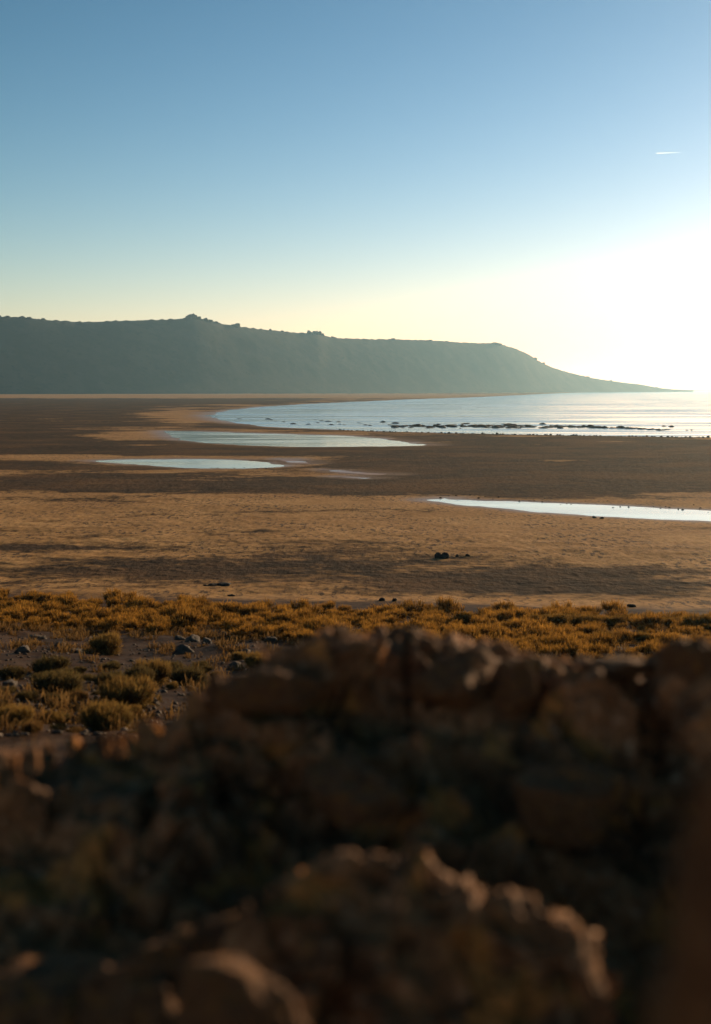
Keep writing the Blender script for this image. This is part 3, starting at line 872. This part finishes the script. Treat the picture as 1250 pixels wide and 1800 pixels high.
# stones round the bright channel
ch = [(x0 + random.uniform(-6, 6), np.interp(x0, [750, 850, 1000, 1250], [876, 880, 886, 898]) + random.choice([-7, -5, -3, -2, 0.5, 3]) + random.uniform(-1, 1), random.uniform(2, 5.5)) for x0 in np.arange(775, 1250, 11)]
many(ch, 'small dark stone along the upper bank of the bright channel', 'stones by the bright channel', 'stone', hr=(0.25, 0.5))
many([(1045, 911.5, 8), (1058, 912.5, 7), (1021, 914, 5)], 'dark stone on the lower bank of the bright channel', 'stones below the bright channel', 'stone', hr=(0.3, 0.5))
many([(x0, 823.5 + random.uniform(-1.5, 1.5), random.uniform(2, 3.5)) for x0 in (372, 383, 398, 412, 430, 452, 468, 482)], 'tiny dark stone on the near rim of the lens shaped pool', 'stones by the lens shaped pool', 'stone', hr=(0.4, 0.7))

# ------------------------------------------------------------------ foreground outcrop
# (mark of the centre, distance, half sizes in metres, seed, tilt)
def fg(name, a, b, dist, sx, sy, sz, seed, parent=None, sub=6, rotz=0.0, tilt=0.0, **kw):
    p = at_depth(a, b, dist)
    args = dict(planes=16, rough=0.13, freq=1.7, crag=0.07, sharp=16.0); args.update(kw)
    return add_rock(name, seed, tuple(p), (sx, sy, sz), 'fg_rock', sub, rotz, parent, tilt, **args)

def cells(P, seeds, rnd, amp, tilt, groove, gw):
    """block fracture: each cell of the rock is pushed and tipped on its own, with a groove along the joint"""
    out = np.zeros(len(P))
    off = rnd.uniform(-1, 1, len(seeds)); tl = rnd.normal(0, 1, (len(seeds), 3))
    for k in range(0, len(P), 8192):
        Q = P[k:k + 8192]
        D = np.sqrt(np.maximum((Q ** 2).sum(1)[:, None] + (seeds ** 2).sum(1)[None] - 2 * Q @ seeds.T, 0))
        idx = np.argpartition(D, 1, axis=1)[:, :2]
        d = np.take_along_axis(D, idx, 1)
        o = np.argsort(d, 1); i1 = np.take_along_axis(idx, o, 1)[:, 0]; d = np.sort(d, 1)
        out[k:k + 8192] = amp * off[i1] + tilt * np.einsum('ij,ij->i', tl[i1], Q - seeds[i1]) - groove * np.exp(-((d[:, 1] - d[:, 0]) / gw) ** 2)
    return out

def crag_mesh(name, seed, crest_marks, section, nx, nw, size, drop=0.0):
    """bedrock ridge: crest through the marks (bearing, dip, distance), section of (dY, dZ) offsets across it"""
    rnd = np.random.default_rng(seed)
    C = np.array([at_depth(a, b + drop, d) for a, b, d in crest_marks])
    arc = np.concatenate([[0], np.cumsum(np.linalg.norm(np.diff(C, axis=0), axis=1))])
    u = np.linspace(0, arc[-1], nx)
    L = np.stack([np.interp(u, arc, C[:, k]) for k in range(3)], 1)
    sec = np.array(section, float)
    sa = np.concatenate([[0], np.cumsum(np.linalg.norm(np.diff(sec, axis=0), axis=1))])
    w = np.linspace(0, sa[-1], nw)
    S2 = np.stack([np.interp(w, sa, sec[:, k]) for k in range(2)], 1)
    kk = np.exp(-0.5 * (np.arange(-5, 6) / 2.2) ** 2); kk /= kk.sum()
    S2 = np.stack([np.convolve(np.pad(S2[:, k], 5, mode='edge'), kk, mode='valid') for k in range(2)], 1)
    P = np.zeros((nx, nw, 3)); P[:] = L[:, None, :]
    sway = 1 + 0.25 * fbm(np.stack([u / (size * 3), np.zeros(nx), np.full(nx, seed)], 1), 3)
    P[:, :, 1] += S2[None, :, 0] * sway[:, None]; P[:, :, 2] += S2[None, :, 1]
    gu = np.gradient(P, axis=0); gw_ = np.gradient(P, axis=1)
    N = np.cross(gw_, gu); N /= np.linalg.norm(N, axis=2)[:, :, None] + 1e-9
    if N[nx // 2, nw // 3, 2] < 0: N = -N
    Pf = P.reshape(-1, 3); Nf = N.reshape(-1, 3)
    W = Pf + np.stack([fbm(Pf / (size * 1.2) + 7 * k + seed, 3) for k in range(3)], 1) * size * 0.22
    big = Pf[rnd.choice(len(Pf), 60, replace=False)]; sm = Pf[rnd.choice(len(Pf), 420, replace=False)]
    disp = cells(W, big, rnd, size * 0.035, 0.11, size * 0.03, size * 0.05)
    disp += cells(W, sm, rnd, size * 0.022, 0.30, size * 0.012, size * 0.025)
    disp += fbm(Pf / (size * 0.9) + seed, 6, 0.58) * size * 0.15 + (ridged(W / (size * 0.55) + seed, 4) - 1.2) * size * 0.07
    # keep the skyline near the marks
    Pf = Pf + Nf * disp[:, None]
    # keep the skyline of the ridge on the surveyed crest, small crags excepted
    a, b = survey(Pf[:, 0], Pf[:, 1], Pf[:, 2])
    marks = np.array(crest_marks); edges = np.arange(marks[0, 0], marks[-1, 0] + 24, 24.0)
    bins = np.clip(np.digitize(a, edges) - 1, 0, len(edges) - 1)
    top = np.full(len(edges), 1e9); np.minimum.at(top, bins, b)
    want = np.interp(edges + 12, marks[:, 0], marks[:, 1])
    diff = np.where(top < 1e8, want - top, 0.0)
    g = np.exp(-0.5 * (np.arange(-4, 5) / 1.3) ** 2); g /= g.sum()
    diff = np.convolve(np.pad(diff, 4, mode='edge'), g, mode='valid')
    Pf[:, 2] -= np.interp(a, edges + 12, diff) * Pf[:, 1] / F_PX
    return mesh_np(name, Pf, grid_faces(nx, nw))

CR = [(-420, 1400, 3.9), (-250, 1360, 3.9), (-120, 1330, 3.95), (0, 1312, 4.0), (60, 1310, 4.0), (130, 1300, 4.05), (230, 1280, 4.1), (290, 1255, 4.15), (335, 1205, 4.2), (385, 1190, 4.3), (425, 1178, 4.35), (480, 1140, 4.4), (530, 1118, 4.5),
      (575, 1106, 4.6), (610, 1096, 4.65), (650, 1104, 4.7), (720, 1104, 4.7), (790, 1116, 4.7), (860, 1124, 4.65), (930, 1138, 4.6), (1000, 1152, 4.5), (1060, 1158, 4.45), (1130, 1166, 4.4),
      (1165, 1158, 4.3), (1190, 1132, 4.25), (1225, 1118, 4.2), (1265, 1130, 4.2), (1330, 1150, 4.2), (1450, 1180, 4.1), (1650, 1240, 4.0)]
SEC = [(1.5, -1.6), (0.9, -0.75), (0.45, -0.25), (0.15, -0.04), (0.0, 0.0), (-0.14, -0.045), (-0.25, -0.14), (-0.48, -0.22), (-0.66, -0.37), (-0.95, -0.46), (-1.12, -0.66), (-1.3, -1.2)]
out_me = crag_mesh('rock_outcrop', 601, CR, SEC, 470, 250, 0.42, 10)
out_me.materials.append(MAT['fg_rock'])
root = bpy.data.objects.new('rock_outcrop', None); COL.objects.link(root)
link('bedrock', out_me, root)
tag(root, 'broad dark craggy outcrop with a sunlit crest across the foreground', 'rock outcrop')
for (nm, a, b, d, sx, sy, sz, seed, rz) in [('rock_slab', 800, 1200, 4.38, 0.19, 0.14, 0.10, 615, 0.9), ('rock_slab', 905, 1212, 4.3, 0.075, 0.1, 0.10, 616, 0.2), ('crest_knob', 608, 1128, 4.6, 0.05, 0.06, 0.05, 617, 0.0), ('crest_knob', 720, 1140, 4.62, 0.12, 0.1, 0.06, 618, 0.6),
                                       ('crest_knob', 384, 1206, 4.2, 0.04, 0.05, 0.045, 619, 1.0), ('rock_block', 1218, 1175, 4.15, 0.08, 0.1, 0.10, 620, 0.4), ('crest_knob', 1095, 1174, 4.35, 0.10, 0.1, 0.03, 621, 0.4), ('rock_slab', 470, 1212, 4.2, 0.16, 0.1, 0.08, 624, 0.1),
                                       ('rock_block', 1000, 1420, 3.75, 0.16, 0.14, 0.12, 622, 2.3), ('rock_block', 620, 1390, 3.8, 0.15, 0.14, 0.10, 623, 1.3)]:
    fg(nm, a, b, d, sx, sy, sz, seed, root, 5, rz)

RIDGE = [(340, 1760, 2.75), (395, 1650, 2.75), (440, 1572, 2.78), (500, 1545, 2.8), (545, 1512, 2.82), (590, 1496, 2.85), (640, 1496, 2.85), (690, 1486, 2.87), (735, 1494, 2.87), (780, 1520, 2.85), (830, 1548, 2.83), (880, 1560, 2.8),
         (940, 1574, 2.78), (1000, 1592, 2.75), (1040, 1630, 2.72), (1070, 1700, 2.7), (1110, 1800, 2.68)]
RSEC = [(0.55, -0.9), (0.40, -0.40), (0.2, -0.12), (0.06, -0.02), (0, 0), (-0.05, -0.04), (-0.12, -0.13), (-0.25, -0.18), (-0.36, -0.30), (-0.5, -0.42), (-0.6, -0.7)]
me = crag_mesh('boulder', 633, RIDGE, RSEC, 300, 190, 0.24, 6)
me.materials.append(MAT['fg_rock'])
tag(link('boulder', me), 'large dark boulder with a sunlit ridge in the lower middle foreground', 'boulder', 'boulders in front of the outcrop')
FRONT = [
    (345, 1728, 2.95, 0.11, 0.16, 0.165, 633, 2.0, 'rounded brown boulder in the lower left foreground'),
    (215, 1795, 2.9, 0.15, 0.2, 0.15, 634, 0.2, 'low brown boulder left of the rounded one at the bottom'),
    (40, 1815, 2.9, 0.19, 0.2, 0.17, 635, 1.1, 'dark boulder in the bottom left corner'),
    (430, 1800, 2.3, 0.14, 0.12, 0.10, 636, 2.6, 'dim boulder at the bottom edge below the ridged one'),
    (1400, 1640, 1.2, 0.115, 0.14, 0.20, 637, 0.5, 'very near black boulder blurred along the right edge'),
]
for (a, b, d, sx, sy, sz, seed, rz, lab) in FRONT:
    tag(fg('boulder', a, b, d, sx, sy, sz, seed, None, 5, rz, sharp=8.0), lab, 'boulder', 'boulders in front of the outcrop')

# straw stems standing behind the left shoulder of the outcrop
for i, (a, b, d, s, lab) in enumerate([(285, 1290, 7.5, 0.22, 'blurred dry grass clump behind the left shoulder of the outcrop'), (330, 1262, 7.0, 0.2, 'blurred dry grass clump close to the sunlit rock tip'), (60, 1325, 6.5, 0.2, 'blurred orange grass clump behind the low rocks at far left')]):
    p = at_depth(a, b, d)
    me = plant_mesh('dry_grass_clump', [blades(np.random.default_rng(700 + i), 160, 1.0, 1.3, 0.03, 0.8, 0.3, 0.2)], 'straw')
    tag(link('dry_grass_clump', me, None, (p[0], p[1], gz(p[0], p[1]) - 0.03), (0, 0, i), (s, s, max(0.25, (p[2] - gz(p[0], p[1])) * 0.9))), lab, 'dry grass')

# ------------------------------------------------------------------ contrail high over the lake
p0 = at_depth(1153, 269.5, 22000); p1 = at_depth(1196, 268.0, 22300)
N = 40; VV = []
for k in range(N):
    t = k / (N - 1); c = p0 + (p1 - p0) * t
    rad = 9.5 * (1 - 0.75 * t) * min(1, 0.35 + t * 12) + 1.0
    for j in range(10):
        an = j / 10 * 6.283; w = 1 + 0.2 * math.sin(k * 1.7 + j)
        VV.append(c + np.array([0, math.cos(an), math.sin(an)]) * rad * w)
FF = [[k * 10 + j, k * 10 + (j + 1) % 10, (k + 1) * 10 + (j + 1) % 10, (k + 1) * 10 + j] for k in range(N - 1) for j in range(10)]
M = Mat('contrail_vapour')
pv = M.n('VolumePrincipled', Density=0.035, Anisotropy=0.75)
pv.inputs['Color'].default_value = (0.75, 0.9, 1.0, 1)
M.t.links.new(pv.outputs[0], M.out.inputs['Volume'])
MAT['trail'] = M.m
o = link('contrail', mesh_np('contrail', np.array(VV), np.array(FF))); o.data.materials.append(MAT['trail'])
tag(o, 'short thin white contrail high in the sky at right', 'contrail')

# ------------------------------------------------------------------ haze
bm = bmesh.new(); bmesh.ops.create_cube(bm, size=1.0)
me = bpy.data.meshes.new('haze'); bm.to_mesh(me); bm.free()
hz = link('haze', me, None, (0, 9800, 139), (0, 0, 0), (20000, 20400, 284))
M = Mat('haze_air')
pv = M.n('VolumePrincipled', Density=0.000064, Anisotropy=0.68)
pv.inputs['Color'].default_value = (0.43, 0.76, 1.0, 1)
M.t.links.new(pv.outputs[0], M.out.inputs['Volume'])
me.materials.append(M.m)
tag(hz, 'pale sunlit haze over the lake and headland', kind='stuff')
